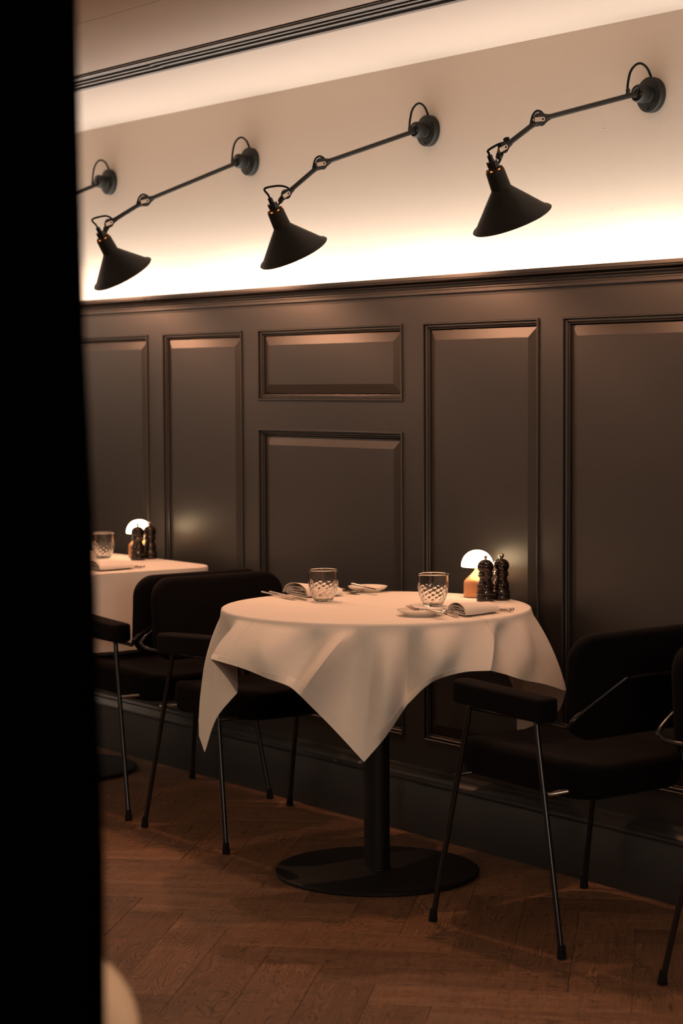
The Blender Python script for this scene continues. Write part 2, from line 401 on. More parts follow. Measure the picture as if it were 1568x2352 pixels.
# ------------------------------------------------------------------ wall lamps
def sconce(X, zr, piv, j1, j2, neck, mouth, label, extra=0, lit=21):
    yr = .12
    root = thing('wall_lamp', label, 'lamp', (X, yr, zr), 0, 'adjustable black wall lamps')
    def P(y, z, x=0): return Vector((x, y-yr, z-zr))
    out = Matrix.Rotation(PI/2, 4, 'X')                    # local z -> -y
    pl = link_mesh('wall_plate', lathe(BM(), [(0, 0), (.048, 0), (.0485, .004), (.0485, .017), (.047, .0195), (.0455, .020), (0, .020)], 40, out), M_black, root, 35)
    for a in (30, 150, 270):
        link_mesh('screw', lathe(BM(), [(0, 0), (.003, 0), (.003, .0012), (.0015, .0012), (.0012, .0004), (0, .0004)], 10, Matrix.Translation((.038*math.cos(math.radians(a)), -.0195, .038*math.sin(math.radians(a)))) @ out), M_bakelite, pl, 30)
    link_mesh('swivel', lathe(BM(), [(.014, .018), (.021, .018), (.022, .022), (.021, .030), (.0165, .031), (.0165, .034), (.0235, .035), (.025, .038), (.025, .058), (.023, .063), (.0205, .065), (.0205, .060), (0, .058)], 36, out), M_black, root, 35)
    link_mesh('swivel_cap', lathe(BM(), [(.0200, .058), (.0200, .063), (.015, .0655), (.008, .066), (0, .066)], 28, out), M_bakelite, root, 35)
    pv, a1, a2 = P(*piv), P(*j1), P(*j2)
    dir1 = (a1-pv).normalized(); dir2 = (a2-a1).normalized()
    tube_b = tube(BM(), [pv-dir1*.012, a1-dir1*.017], .0072, 16)
    arm = link_mesh('arm', tube_b, M_black, root, 40)
    k = pv+dir1*.022
    link_mesh('cable_grip', lathe(BM(), [(0, 0), (.006, 0), (.006, .014), (.0045, .015), (.0045, .009), (0, .009)], 14, Matrix.Translation(k+Vector((0, 0, .004)))), M_black, arm, 35)
    link_mesh('arm', tube(BM(), [a1+dir2*.014, a2-dir2*.014], .0072, 16), M_black, root, 40)
    def joint(c, din, dout, R):
        bm = BM()
        for sx in (-1, 1):                                 # two cheeks with teardrop tails
            dd = din if sx > 0 else dout
            mt = Matrix.Translation(c+Vector((sx*.0005, 0, 0))) @ Matrix.Rotation(sx*PI/2, 4, 'Y')
            lathe(bm, [(0, 0), (R, 0), (R, .0045), (R-.001, .0055), (0, .0055)], 28, mt)
            n = dd.cross(Vector((1, 0, 0))).normalized()
            t0 = c+dd*R*.55; t1 = c+dd*(R+.014)
            vs = []
            for (q, hw) in ((t0, R*.8), (c+dd*(R+.002), R*.55), (t1, .0072)):
                for xx in ((.0005, .0055) if sx > 0 else (-.0055, -.0005)):
                    vs.append([bm.verts.new(q+n*hw+Vector((xx, 0, 0))), bm.verts.new(q-n*hw+Vector((xx, 0, 0)))])
            for i in (0, 2):
                a, b, cc, d_ = vs[i], vs[i+1], vs[i+2], vs[i+3]
                bm.faces.new((a[0], a[1], cc[1], cc[0])); bm.faces.new((b[0], d_[0], d_[1], b[1]))
                bm.faces.new((a[0], cc[0], d_[0], b[0])); bm.faces.new((a[1], b[1], d_[1], cc[1]))
            bm.faces.new((vs[4][0], vs[4][1], vs[5][1], vs[5][0]))
            lathe(bm, [(0, -.004), (.0076, -.004), (.0076, .004), (0, .004)], 14, align(t1, dd))
        bmesh.ops.recalc_face_normals(bm, faces=bm.faces)
        o = link_mesh('joint', bm, M_black, root, 35)
        # bright clip on the face towards the room's end
        bc = BM(); L_ = R*1.55; cd = (din*-.9+Vector((0, 0, .12))).normalized(); n = cd.cross(Vector((1, 0, 0))).normalized()
        pts = []
        for q in range(9):
            a = -PI/2+PI*q/8; pts.append(c-cd*(R*.35)-cd*(.0055*math.cos(a))+n*(.0058*math.sin(a)))
        pts += [c+cd*L_*.72-n*-.0058, c+cd*L_*.72+n*-.0058]
        fa = [bc.verts.new(p+Vector((.0062, 0, 0))) for p in pts]; fb = [bc.verts.new(p+Vector((.0074, 0, 0))) for p in pts]
        bc.faces.new(fa[::-1]); bc.faces.new(fb)
        for i in range(len(pts)): bc.faces.new((fa[i], fa[(i+1) % len(pts)], fb[(i+1) % len(pts)], fb[i]))
        tip = c+cd*L_*.78
        for zc in (-1, 1): lathe(bc, [(0, -.0058), (.002, -.0058), (.002, .0058), (0, .0058)], 10, align(tip+Vector((.003+.003*zc, 0, 0)), n))
        bmesh.ops.recalc_face_normals(bc, faces=bc.faces)
        link_mesh('clip', bc, M_chrome, o, 30)
        link_mesh('clip_screw', lathe(BM(), [(0, 0), (.003, 0), (.0028, .001), (0, .0012)], 12, Matrix.Translation(c-cd*(R*.25)+Vector((.0074, 0, 0))) @ Matrix.Rotation(PI/2, 4, 'Y')), M_black, o, 30)
    axis = (P(*mouth)-P(*neck)).normalized()
    joint(a1, -dir1, dir2, .0182)
    joint(a2, -dir2, (P(*neck)-a2).normalized(), .0145)
    nk = P(*neck); tot = (P(*mouth)-P(*neck)).length
    side = Vector((1, 0, 0))
    # socket on the neck
    mt = align(nk, axis)
    link_mesh('socket', lathe(BM(), [(0, -.034), (.0062, -.034), (.0072, -.033), (.0072, -.018), (.0140, -.0175), (.0152, -.016), (.0152, -.004), (.0140, -.003), (.0140, .003), (0, .003)], 24, mt), M_bakelite, root, 35)
    # bracket from joint to shade
    rim = nk+axis*.004-(axis.cross(side)).normalized()*0
    nb = axis.cross(side).normalized()
    if (a2-nk).dot(nb) < 0: nb = -nb
    link_mesh('shade_bracket', tube(BM(), spline([a2, a2+(nk+nb*.019-a2)*.45+nb*.004, nk+nb*.021-axis*.004, nk+nb*.012+axis*.001], 6), .0034, 8), M_black, root, 40)
    Rm = .105
    prof_o = [(.010, .0), (.017, .001), (.0225, .003), (.0248, .008), (.0252, .018), (.0268, .058), (.0285, .0605), (Rm-.003, tot-.002), (Rm+.001, tot-.003), (Rm+.0035, tot), (Rm+.001, tot+.003), (Rm-.002, tot+.002)]
    sh = link_mesh('shade', lathe(BM(), prof_o+[(.0268, .0625), (.0252, .056), (.0235, .010), (.010, .004), (.010, 0)], 56, mt), M_black, root, 25)
    for kx in range(7):  # solid glowing discs imitate bulb light leaking through holes
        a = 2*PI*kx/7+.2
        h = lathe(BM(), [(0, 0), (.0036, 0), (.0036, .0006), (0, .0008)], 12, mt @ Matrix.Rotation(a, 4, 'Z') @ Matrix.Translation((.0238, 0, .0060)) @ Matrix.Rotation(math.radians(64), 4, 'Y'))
        link_mesh('hole_glow_disc', h, M_hole_glow, sh, True)
    link_mesh('bulb', lathe(BM(), [(.008, .012), (.009, .03), (.017, .045), (.021, .058), (.018, .072), (.010, .080), (0, .082)], 20, mt), M_bulb, root, True)
    # cables
    def cab(pts, r=.0034): link_mesh('cable', tube(BM(), spline(pts, 7), r, 8), M_rubber, root, True)
    top = k+Vector((0, 0, .014))
    q0, q1 = top, Vector((0, -.009, .046)); md = (q0+q1)/2; sp_ = q1.y-q0.y; zt = max(q0.z, q1.z)+.036
    cab([q0, q0+Vector((0, -.001, .016)), q0+Vector((0, sp_*.10, 0))+Vector((0, 0, (zt-q0.z)*.66)), Vector((0, q0.y+sp_*.32, zt-.006)), Vector((0, q0.y+sp_*.56, zt)), Vector((0, q0.y+sp_*.80, zt-.009)), Vector((0, q0.y+sp_*.95, zt-.026)), q1])
    b1 = a1-dir1*.012+Vector((0, 0, .004))
    cab([b1+Vector((0, .004, .004)), a1+Vector((0, .004, .020)), a1+Vector((0, -.010, .0215)), a1+Vector((0, -.024, .010)), a1+dir2*.030+Vector((0, -.008, -.002)), a1+dir2*.034+Vector((0, 0, .002))], .003)
    tp = nk-axis*.033
    if extra > .5: pts = [a2-dir2*.018+Vector((0, 0, .004)), a2+Vector((0, .004, .022)), a2+Vector((0, .018, .026)), a2+Vector((.0, .008, .016)), a2*.55+tp*.45+Vector((0, 0, .016)), tp-axis*.014+Vector((0, .002, 0)), tp-axis*.006, tp]
    else: pts = [a2-dir2*.018+Vector((0, 0, .004)), a2+Vector((0, -.004, .022)), a2*.5+tp*.5+Vector((0, -.004, .030)), tp-axis*.026+Vector((0, -.006, .004)), tp-axis*.010, tp]
    cab(pts, .0032)
    # the lamp's own light, at the bulb inside the shade
    lt = bpy.data.lights.new('bulb_light', 'POINT'); lt.energy = lit; lt.color = (1, .46, .25); lt.shadow_soft_size = .012
    lo = bpy.data.objects.new('bulb_light', lt); COL.objects.link(lo); lo.parent = root; lo.location = nk+axis*.094
    return root
SZ = 2.172
sconce(-4.156, SZ, (.045, 2.168), (-.295, 2.077), (-.422, 1.995), (-.454, 1.943), (-.391, 1.811), 'largest black wall lamp, at the far right of the row', 1)
sconce(-5.132, SZ, (.06, 2.168), (-.299, 2.046), (-.429, 1.949), (-.472, 1.905), (-.403, 1.777), 'black wall lamp whose round plate is above the centre of the panelled wall', 0)
sconce(-6.13, SZ-.008, (.06, 2.158), (-.315, 2.007), (-.456, 1.927), (-.483, 1.882), (-.406, 1.760), 'smaller black wall lamp with its shade beside the black curtain edge', .2)
sconce(-7.108, SZ, (.06, 2.160), (-.315, 2.012), (-.456, 1.93), (-.483, 1.885), (-.406, 1.765), 'black wall lamp whose arm is cut off by the curtain', .2)

# ------------------------------------------------------------------ tables
TC = (-4.67, -.45)
def table_base(root, r=.29, h=.742):
    link_mesh('base_plate', lathe(BM(), [(0, 0), (r-.004, 0), (r, .003), (r, .010), (r-.003, .0125), (r-.006, .013), (0, .013)], 96), M_blacksoft, root, 35)
    link_mesh('column', lathe(BM(), [(0, .013), (.039, .013), (.0385, .016), (.0365, .018), (.0365, h-.03), (0, h-.03)], 40), M_blacksoft, root, 35)
    link_mesh('support_cross', box(box(BM(), -.24, .24, -.025, .025, h-.03, h-.012), -.025, .025, -.24, .24, h-.03, h-.012), M_blacksoft, root)
t1 = thing('round_table', 'round dining table with black column and round black foot plate', 'table', (TC[0], TC[1], 0))
table_base(t1)
link_mesh('tabletop', lathe(BM(), [(0, .736), (.395, .736), (.432, .748), (.434, .755), (.431, .7575), (0, .7575)], 96), M_blacksoft, t1, 35)

def hermite(vals, sharp, s):
    n = len(vals); i = int(math.floor(s)) % n; t = s-math.floor(s); j = (i+1) % n
    a, b = vals[i], vals[j]; p, q = vals[(i-1) % n], vals[(j+1) % n]
    ma = (b-a) if sharp[i] else (b-p)/2; mb = (b-a) if sharp[j] else (q-a)/2
    return (2*t**3-3*t*t+1)*a+(t**3-2*t*t+t)*ma+(-2*t**3+3*t*t)*b+(t**3-t*t)*mb
# rim angle, hem offset (image-right axis, towards-room axis), hem height, mid-drop bulge, crease?
CL = [(-97, -.492, -.100, .470, .015, 0), (-93, -.503, -.020, .391, .015, 1), (-88, -.484, .035, .354, 0, 1), (-83, -.448, .085, .456, -.004, 0), (-73, -.386, .144, .537, -.012, 1),
 (-65, -.411, .221, .592, 0, 0), (-58, -.447, .322, .655, .008, 1), (-43.9, -.354, .412, .640, .012, 0), (-33.8, -.290, .455, .620, .030, 0), (-20, -.236, .474, .603, -.014, 0),
 (-9.2, -.204, .530, .586, .032, 1), (-5, -.121, .500, .496, -.008, 0), (-1.5, -.041, .512, .410, 0, 1), (4.2, .015, .499, .473, .028, 0), (13, .073, .440, .548, -.016, 1),
 (21, .135, .460, .608, .026, 0), (32, .216, .429, .630, .002, 0), (44.1, .291, .424, .634, .008, 1), (50, .336, .352, .614, -.010, 0), (60.4, .385, .318, .594, .016, 0),
 (70.5, .448, .268, .575, .004, 0), (82, .519, .160, .540, .010, 1), (88, .500, .040, .456, 0, 0), (96, .402, -.038, .394, 0, 1),
 (108, .40, -.13, .50, 0, 0), (122, .345, -.255, .60, .0, 0), (140, .272, -.335, .61, -.004, 0), (158, .165, -.43, .52, 0, 0), (174, .03, -.475, .42, 0, 1), (186, -.08, -.455, .48, 0, 0),
 (203, -.19, -.42, .58, .004, 0), (222, -.31, -.345, .63, -.008, 0), (240, -.41, -.26, .60, .004, 0), (255, -.455, -.17, .53, 0, 0)]
sh_ = [c[5] for c in CL]; NC = len(CL)
# unwrap angles to rise monotonically around the table
ang = [c[0] for c in CL]
R2v = Vector((.592, .806, 0)); Cv = Vector((.806, -.592, 0))
RT = .437
def cloth_pt(s, t, off=0):
    i = int(math.floor(s)) % NC
    def val(k):
        vals = [c[k] for c in CL]
        if k == 0:
            base = math.floor(s/NC)*360; vs = vals
            a, b = vs[i], vs[(i+1) % NC]
            if i == NC-1: b += 360
            p = vs[i-1]-(360 if i == 0 else 0); j2 = (i+2) % NC; q = vs[j2]+(360 if i+2 >= NC else 0)
            tt = s-math.floor(s); ma = (b-a) if sh_[i] else (b-p)/2; mb = (b-a) if sh_[(i+1) % NC] else (q-a)/2
            return (2*tt**3-3*tt*tt+1)*a+(tt**3-2*tt*tt+tt)*ma+(-2*tt**3+3*tt*tt)*b+(tt**3-tt*tt)*mb
        return hermite(vals, sh_, s)
    pr = math.radians(val(0)); rimv = Vector((math.sin(pr)*RT, math.cos(pr)*RT, 0))
    hx, hy, hz, rm = val(1), val(2), val(3), val(4)
    hem = Vector((hx, hy, 0)); ztop = .7520
    p = rimv.lerp(hem, t); out = (rimv.normalized()*.5+p.normalized()*.5).normalized()
    tq = max(0, (t-.06)/.94)
    bump = 4*tq*(1-tq) if rm > 0 else 4.4*tq*(1-tq)*(1.15-.5*tq)
    p = p+out*(bump*rm*1.3+off)
    return R2v*p.x+Cv*p.y+Vector((0, 0, ztop+(hz-ztop)*t))
SUB, NT = 9, 18
NS = NC*SUB
def cloth_mesh():
    bm = BM(); rings = []
    cen = bm.verts.new((0, 0, .7600))
    for rr in (.08, .18, .28, .36, .41, .425):
        rings.append([bm.verts.new(R2v*math.sin(a)*rr+Cv*math.cos(a)*rr+Vector((0, 0, .7600+.0004*math.sin(a*3+rr*30)))) for a in rim_angles])
    for rr, z in ((.431, .7595), (.4355, .7572)):
        rings.append([bm.verts.new(R2v*math.sin(a)*rr+Cv*math.cos(a)*rr+Vector((0, 0, z))) for a in rim_angles])
    for k in range(NT+1):
        t = k/NT
        rings.append([bm.verts.new(cloth_pt(i/SUB, t)) for i in range(NS)])
    for i in range(NS): bm.faces.new((cen, rings[0][i], rings[0][(i+1) % NS]))
    for a, b in zip(rings, rings[1:]):
        for i in range(NS): bm.faces.new((a[i], b[i], b[(i+1) % NS], a[(i+1) % NS]))
    bmesh.ops.recalc_face_normals(bm, faces=bm.faces)
    return bm
rim_angles = []
for i in range(NS):
    p = cloth_pt(i/SUB, 0); rim_angles.append(math.atan2(p.dot(R2v), p.dot(Cv)))
cl = link_mesh('tablecloth', cloth_mesh(), M_cloth, None, 50, (TC[0], TC[1], 0))
tag(cl, 'square white linen cloth hanging in pointed corners over the round table', 'tablecloth')
bm = BM(); prev = []
tin = .875
for t, o_ in ((tin, -.0002), (tin, .0011), (1.0, .0011), (1.002, .0), (1.0, -.0009), (tin, -.0009)):
    prev.append([bm.verts.new(cloth_pt(i/SUB, t, o_)) for i in range(NS)])
for a, b in zip(prev, prev[1:]+[prev[0]]):
    if a is prev[-1]: continue
    for i in range(NS): bm.faces.new((a[i], b[i], b[(i+1) % NS], a[(i+1) % NS]))
bmesh.ops.recalc_face_normals(bm, faces=bm.faces)
link_mesh('hem', bm, M_hem, cl, 50)

# second table: rectangular top, cloth falling almost straight
T2 = (-6.64, -.405)
t2 = thing('rectangular_table', 'rectangular table under a straight-hanging white cloth beside the curtain', 'table', (T2[0], T2[1], 0))
table_base(t2)
link_mesh('tabletop', slab(BM(), .565, .32, .06, .730, .7575, .003, n=5, rings=2), M_blacksoft, t2, 35)
def cloth2():
    bm = BM(); hx, hy, rc = .57, .325, .075; out = rrect(hx, hy, rc, 8)
    pts = []                                                # dense outline
    for i, a in enumerate(out):
        b = out[(i+1) % len(out)]; n = max(1, int(math.dist(a, b)/.02))
        for k in range(n): pts.append((a[0]+(b[0]-a[0])*k/n, a[1]+(b[1]-a[1])*k/n))
    n = len(pts); arc = 0; S = []
    for i in range(n):
        S.append(arc); arc += math.dist(pts[i], pts[(i+1) % n])
    rings = []
    for f in (.3, .7, .95): rings.append([bm.verts.new((x*f, y*f, .7600)) for x, y in pts])
    for f, z in ((.99, .7600), (1.0, .757)): rings.append([bm.verts.new((x*f, y*f, z)) for x, y in pts])
    for k in range(1, 15):
        t = k/14; row = []
        for i, (x, y) in enumerate(pts):
            nx, ny = pts[(i+1) % n][1]-pts[i-1][1], -(pts[(i+1) % n][0]-pts[i-1][0]); l = math.hypot(nx, ny) or 1
            cn = abs(x/hx)**6*abs(y/hy)**6
            wav = (.006*math.sin(S[i]*26+1.2)+.004*math.sin(S[i]*57))*t + .012*math.exp(-((S[i]-.49)/.02)**2)*t + cn*.035*t
            room = .018 if y > .2 else 1
            o_ = min(wav+.008*t, room)
            if x > .5: o_ -= .11*min(1, max(0, (t-.1)*4))*max(math.exp(-((y+.222)/.05)**4), math.exp(-((y-.267)/.05)**4))
            row.append(bm.verts.new((x+nx/l*o_, y+ny/l*o_, .757-(.262+.05*cn)*t)))
        rings.append(row)
    bm.faces.new(rings[0])
    for a, b in zip(rings, rings[1:]):
        for i in range(n): bm.faces.new((a[i], b[i], b[(i+1) % n], a[(i+1) % n]))
    bmesh.ops.recalc_face_normals(bm, faces=bm.faces)
    return bm
tag(link_mesh('tablecloth', cloth2(), M_cloth, None, 50, (T2[0], T2[1], 0)), 'white linen cloth on the rectangular table beside the curtain', 'tablecloth')

# ------------------------------------------------------------------ chairs
def make_chair(label):
    t = thing('dining_chair', label, 'chair', (0, 0, 0), 0, None)
    def seatf(x, y, z):
        k = (z-.355)/.085
        z2 = z-.012*math.exp(-(x/.17)**2-(y/.17)**2)*k+.006*(abs(y)/.215)**3*k
        w_ = 1-.10*max(0, -x/.235)
        if x > .12: z2 -= .010*((x-.12)/.12)**2
        return (x, y*w_, z2+.022+.055*x+.010*(abs(y)/.215)**3*k)
    link_mesh('seat', slab(BM(), .238, .218, .095, .355, .440, .026, seatf, 8, 7, .004), M_velvet, t, True)
    def backf(x, y, z):                                    # local slab: x across -> y, y up -> z, z thickness -> x
        yy, up_, th = x, y, z
        return (-.275+th+.022*(yy/.24)**2-.06*up_, yy, .651+up_)
    link_mesh('backrest', slab(BM(), .243, .130, .066, 0, .052, .022, backf, 8, 7, .004), M_velvet, t, True)
    for s in (-1, 1):
        def armf(x, y, z, s=s): return (x, y+s*.244, z+.010*(x/.19)-.006*math.cos(x*8)+.012)
        link_mesh('armrest', slab(BM(), .166, .034, .022, .560, .618, .010, armf, 5, 4, .002), M_velvet, t, True)
        for (tx, fx, z1) in ((.125, .230, .566), (-.112, -.235, .560)):
            topv = Vector((tx, s*.244, z1)); foot = Vector((fx, s*.277, .012))
            inn = Vector((tx+(-.02 if tx > 0 else .02), s*.244, z1+.006))
            mid = topv.lerp(foot, .06)
            lg = link_mesh('leg', tube(BM(), spline([inn, topv, mid], 5)+[topv.lerp(foot, .5), foot], .0075, 12), M_tube, t, 40)
            dn = (foot-mid).normalized()
            link_mesh('rubber_foot', lathe(BM(), [(0, -.022), (.0088, -.022), (.0094, -.018), (.0112, .0), (.0122, .006), (.0116, .0105), (0, .0118)], 14, align(foot-dn*0, (dn+Vector((0, 0, -2))).normalized())), M_rubber, lg, 35)
        link_mesh('arm_bar', tube(BM(), [(.13, s*.244, .566), (-.14, s*.244, .562)], .0065, 8), M_tube, t, True)
    pts = []
    for s in (1, -1):
        q = [(-.10, s*.244, .562), (-.19, s*.247, .560), (-.235, s*.258, .562), (-.255, s*.266, .572), (-.266, s*.256, .590), (-.284, s*.125, .662), (-.287, s*.10, .669), (-.288, s*.06, .671)]
        pts += q if s == 1 else q[::-1]
    link_mesh('back_rail', tube(BM(), spline(pts, 4), .0062, 10), M_tube, t, True)
    for s in (-1, 1):
        link_mesh('rail_screw', lathe(BM(), [(0, 0), (.003, 0), (.003, .010), (0, .011)], 8, align((-.272, s*.06, .668), (-1, 0, 0))), M_chrome, t, True)
    link_mesh('seat_rail', tube(BM(), [(.168, -.258, .388), (.168, .258, .388)], .006, 10), M_tube, t, True)
    o = link_mesh('seat_rail', tube(BM(), [(-.170, -.258, .388), (-.170, .258, .388)], .006, 10), M_darkchrome, t, True)
    o['label'] = 'brighter metal seat rail'
    return t
ch = make_chair('black velvet armchair at right, facing the round table, back rail catching light')
ch.location = (-3.934, -.376, 0); ch.rotation_euler = (0, 0, math.radians(182.8)); ch['group'] = 'black velvet dining chairs'
G = 'black velvet dining chairs'
dup(ch, (-5.358, -.385, 0), 0, 'black velvet armchair on the left side of the round table', G)
dup(ch, (-5.957, -.378, 0), math.radians(181.5), 'black velvet armchair facing the rectangular table, nearest the curtain', G)
dup(ch, (-3.150, -.325, 0), 0, 'black velvet armchair cut off by the right edge, back to back with its neighbour', G)

# ------------------------------------------------------------------ table ware
ZT1 = .7604
def tumbler(loc, label):
    t = thing('tumbler', label, 'glass', loc, random.uniform(0, 6), 'clear dimpled water tumblers')
    prof = [(0, .0005), (.0215, .0), (.0240, .0015)]
    zs = [.004+.086*k/44 for k in range(45)]
    for z in zs:
        q = z/.09; prof.append((.0240+.0192*math.sin(min(1, q*1.45)*PI/2)**.85-.0006*max(0, q-.7)/.3, z))
    prof += [(.0426, .0925), (.0418, .0935), (.0410, .0925)]
    for z in [.090-.082*k/22 for k in range(23)]:
        q = z/.09; prof.append(((.0240+.0192*math.sin(min(1, q*1.45)*PI/2)**.85-.0006*max(0, q-.7)/.3)-.0026, z))
    prof += [(.016, .0075), (0, .007)]
    def fn(co):
        r = math.hypot(co.x, co.y); 
        if r > .0225 and .003 < co.z < .066:
            a = math.atan2(co.y, co.x); m_ = min(1, (.066-co.z)/.012)*min(1, (co.z-.003)/.006)
            k = 1+m_*.030*(math.sin(a*17+co.z*260)+.8*math.sin(a*11-co.z*480+1)+.5*math.sin(a*29+co.z*150))/2
            return Vector((co.x*k, co.y*k, co.z))
        return co
    link_mesh('glass_body', lathe(BM(), prof, 120, None, fn), M_glass, t, True)
    return t
tumbler((-4.865, -.492, ZT1), 'clear dimpled tumbler on the left of the round table, before the napkin')
tumbler((-4.566, -.328, ZT1), 'clear dimpled tumbler at the centre right of the round table, behind the fork plate')
tumbler((-6.594, -.228, ZT1), 'clear tumbler on the rectangular table beside the curtain')

def mill(loc, label, ball):
    t = thing('pepper_mill' if ball else 'salt_mill', label, 'mill', loc, 0, 'black lacquered table mills')
    link_mesh('mill_body', lathe(BM(), [(0, 0), (.0255, 0), (.0262, .0015), (.0262, .0150), (.0250, .0165), (.0245, .0180), (.0262, .0195), (.0266, .0225), (.0262, .0255), (.0235, .0275), (.0225, .030), (.0232, .036), (.0236, .042), (.0228, .048), (.0195, .055), (.0172, .061), (.0170, .066), (.0195, .0695), (.0218, .0720), (.0222, .0745), (.0205, .0765), (.0198, .0775), (0, .0775)], 48), M_mill, t, 50)
    hd = [(0, .0780), (.0205, .0780), (.0215, .0795), (.0205, .0825), (.0180, .0845), (.0205, .0885), (.0228, .0935), (.0236, .0985), (.0228, .1045), (.0200, .1105), (.0155, .1150), (.0100, .1180), (.0050, .1190), (0, .1190)]
    link_mesh('mill_head', lathe(BM(), hd, 48), M_mill, t, 50)
    if ball: kp = [(0, .1185), (.0050, .1190), (.0042, .1205), (.0060, .1220), (.0082, .1255), (.0086, .1285), (.0075, .1318), (.0045, .1340), (0, .1346)]
    else: kp = [(0, .1185), (.0048, .1190), (.0034, .1205), (.0032, .1235), (.0045, .1262), (.0062, .1285), (.0062, .1296), (.0040, .1302), (0, .1303)]
    k = link_mesh('knob', lathe(BM(), kp, 24), M_steel, t, True); k['label'] = 'steel knob'
mill((-4.5825, -.121, ZT1), 'black lacquered mill with flared steel knob, in front on the round table', False)
mill((-4.581, -.063, ZT1), 'black lacquered mill with round ball knob, behind on the round table', True)
mill((-6.448, -.169, ZT1), 'left black mill in front of the lamp on the rectangular table', False)
mill((-6.466, -.108, ZT1), 'right black mill beside the lamp on the rectangular table', True)

def table_lamp(loc, label):
    t = thing('table_lamp', label, 'lamp', loc, 0, 'small lit copper table lamps')
    o = link_mesh('lamp_base', lathe(BM(), [(0, 0), (.0375, 0), (.0390, .0015), (.0398, .006), (.0398, .040), (.0385, .0465), (.0340, .0525), (.0200, .0655), (.0120, .0735), (.0080, .0790), (.0065, .0850), (.0065, .095), (0, .095)], 48), M_copper, t, 50)
    link_mesh('foot_ring', lathe(BM(), [(.030, -.0002), (.0385, -.0002), (.0388, .0012), (.030, .0012)], 40), M_rubber, t, 30)
    sp = [(.0, .0885), (.0440, .0880), (.0468, .0890), (.0472, .0910)]
    for k in range(1, 13):
        a = PI/2*k/12; sp.append((.0472*math.cos(a)**.92 if k < 12 else 0, .091+.047*math.sin(a)))
    link_mesh('lamp_shade', lathe(BM(), sp, 48), M_opal, t, 60)
table_lamp((-4.690, -.062, ZT1), 'small lit mushroom lamp with copper base on the round table')
table_lamp((-6.540, -.108, ZT1), 'small lit mushroom lamp on the rectangular table beside the curtain')

def plate(loc, label, r):
    o = link_mesh('side_plate', lathe(BM(), [(0, .002), (r*.55, .002), (r*.57, 0), (r*.62, 0), (r*.65, .003), (r*.90, .009), (r*.985, .0145), (r, .0160), (r*.985, .0165), (r*.88, .0125), (r*.66, .0060), (r*.3, .0050), (0, .0050)], 64), M_ceramic, None, 50, loc)
    tag(o, label, 'plate', 'small white side plates')
plate((-4.405, -.503, ZT1), 'small white side plate with a fork across it, front of the round table', .062)
plate((-5.017, -.218, ZT1), 'small white side plate with a knife on its rim, back of the round table', .060)
plate((-6.30, -.62, ZT1), 'small white side plate on the rectangular table by the curtain', .060)

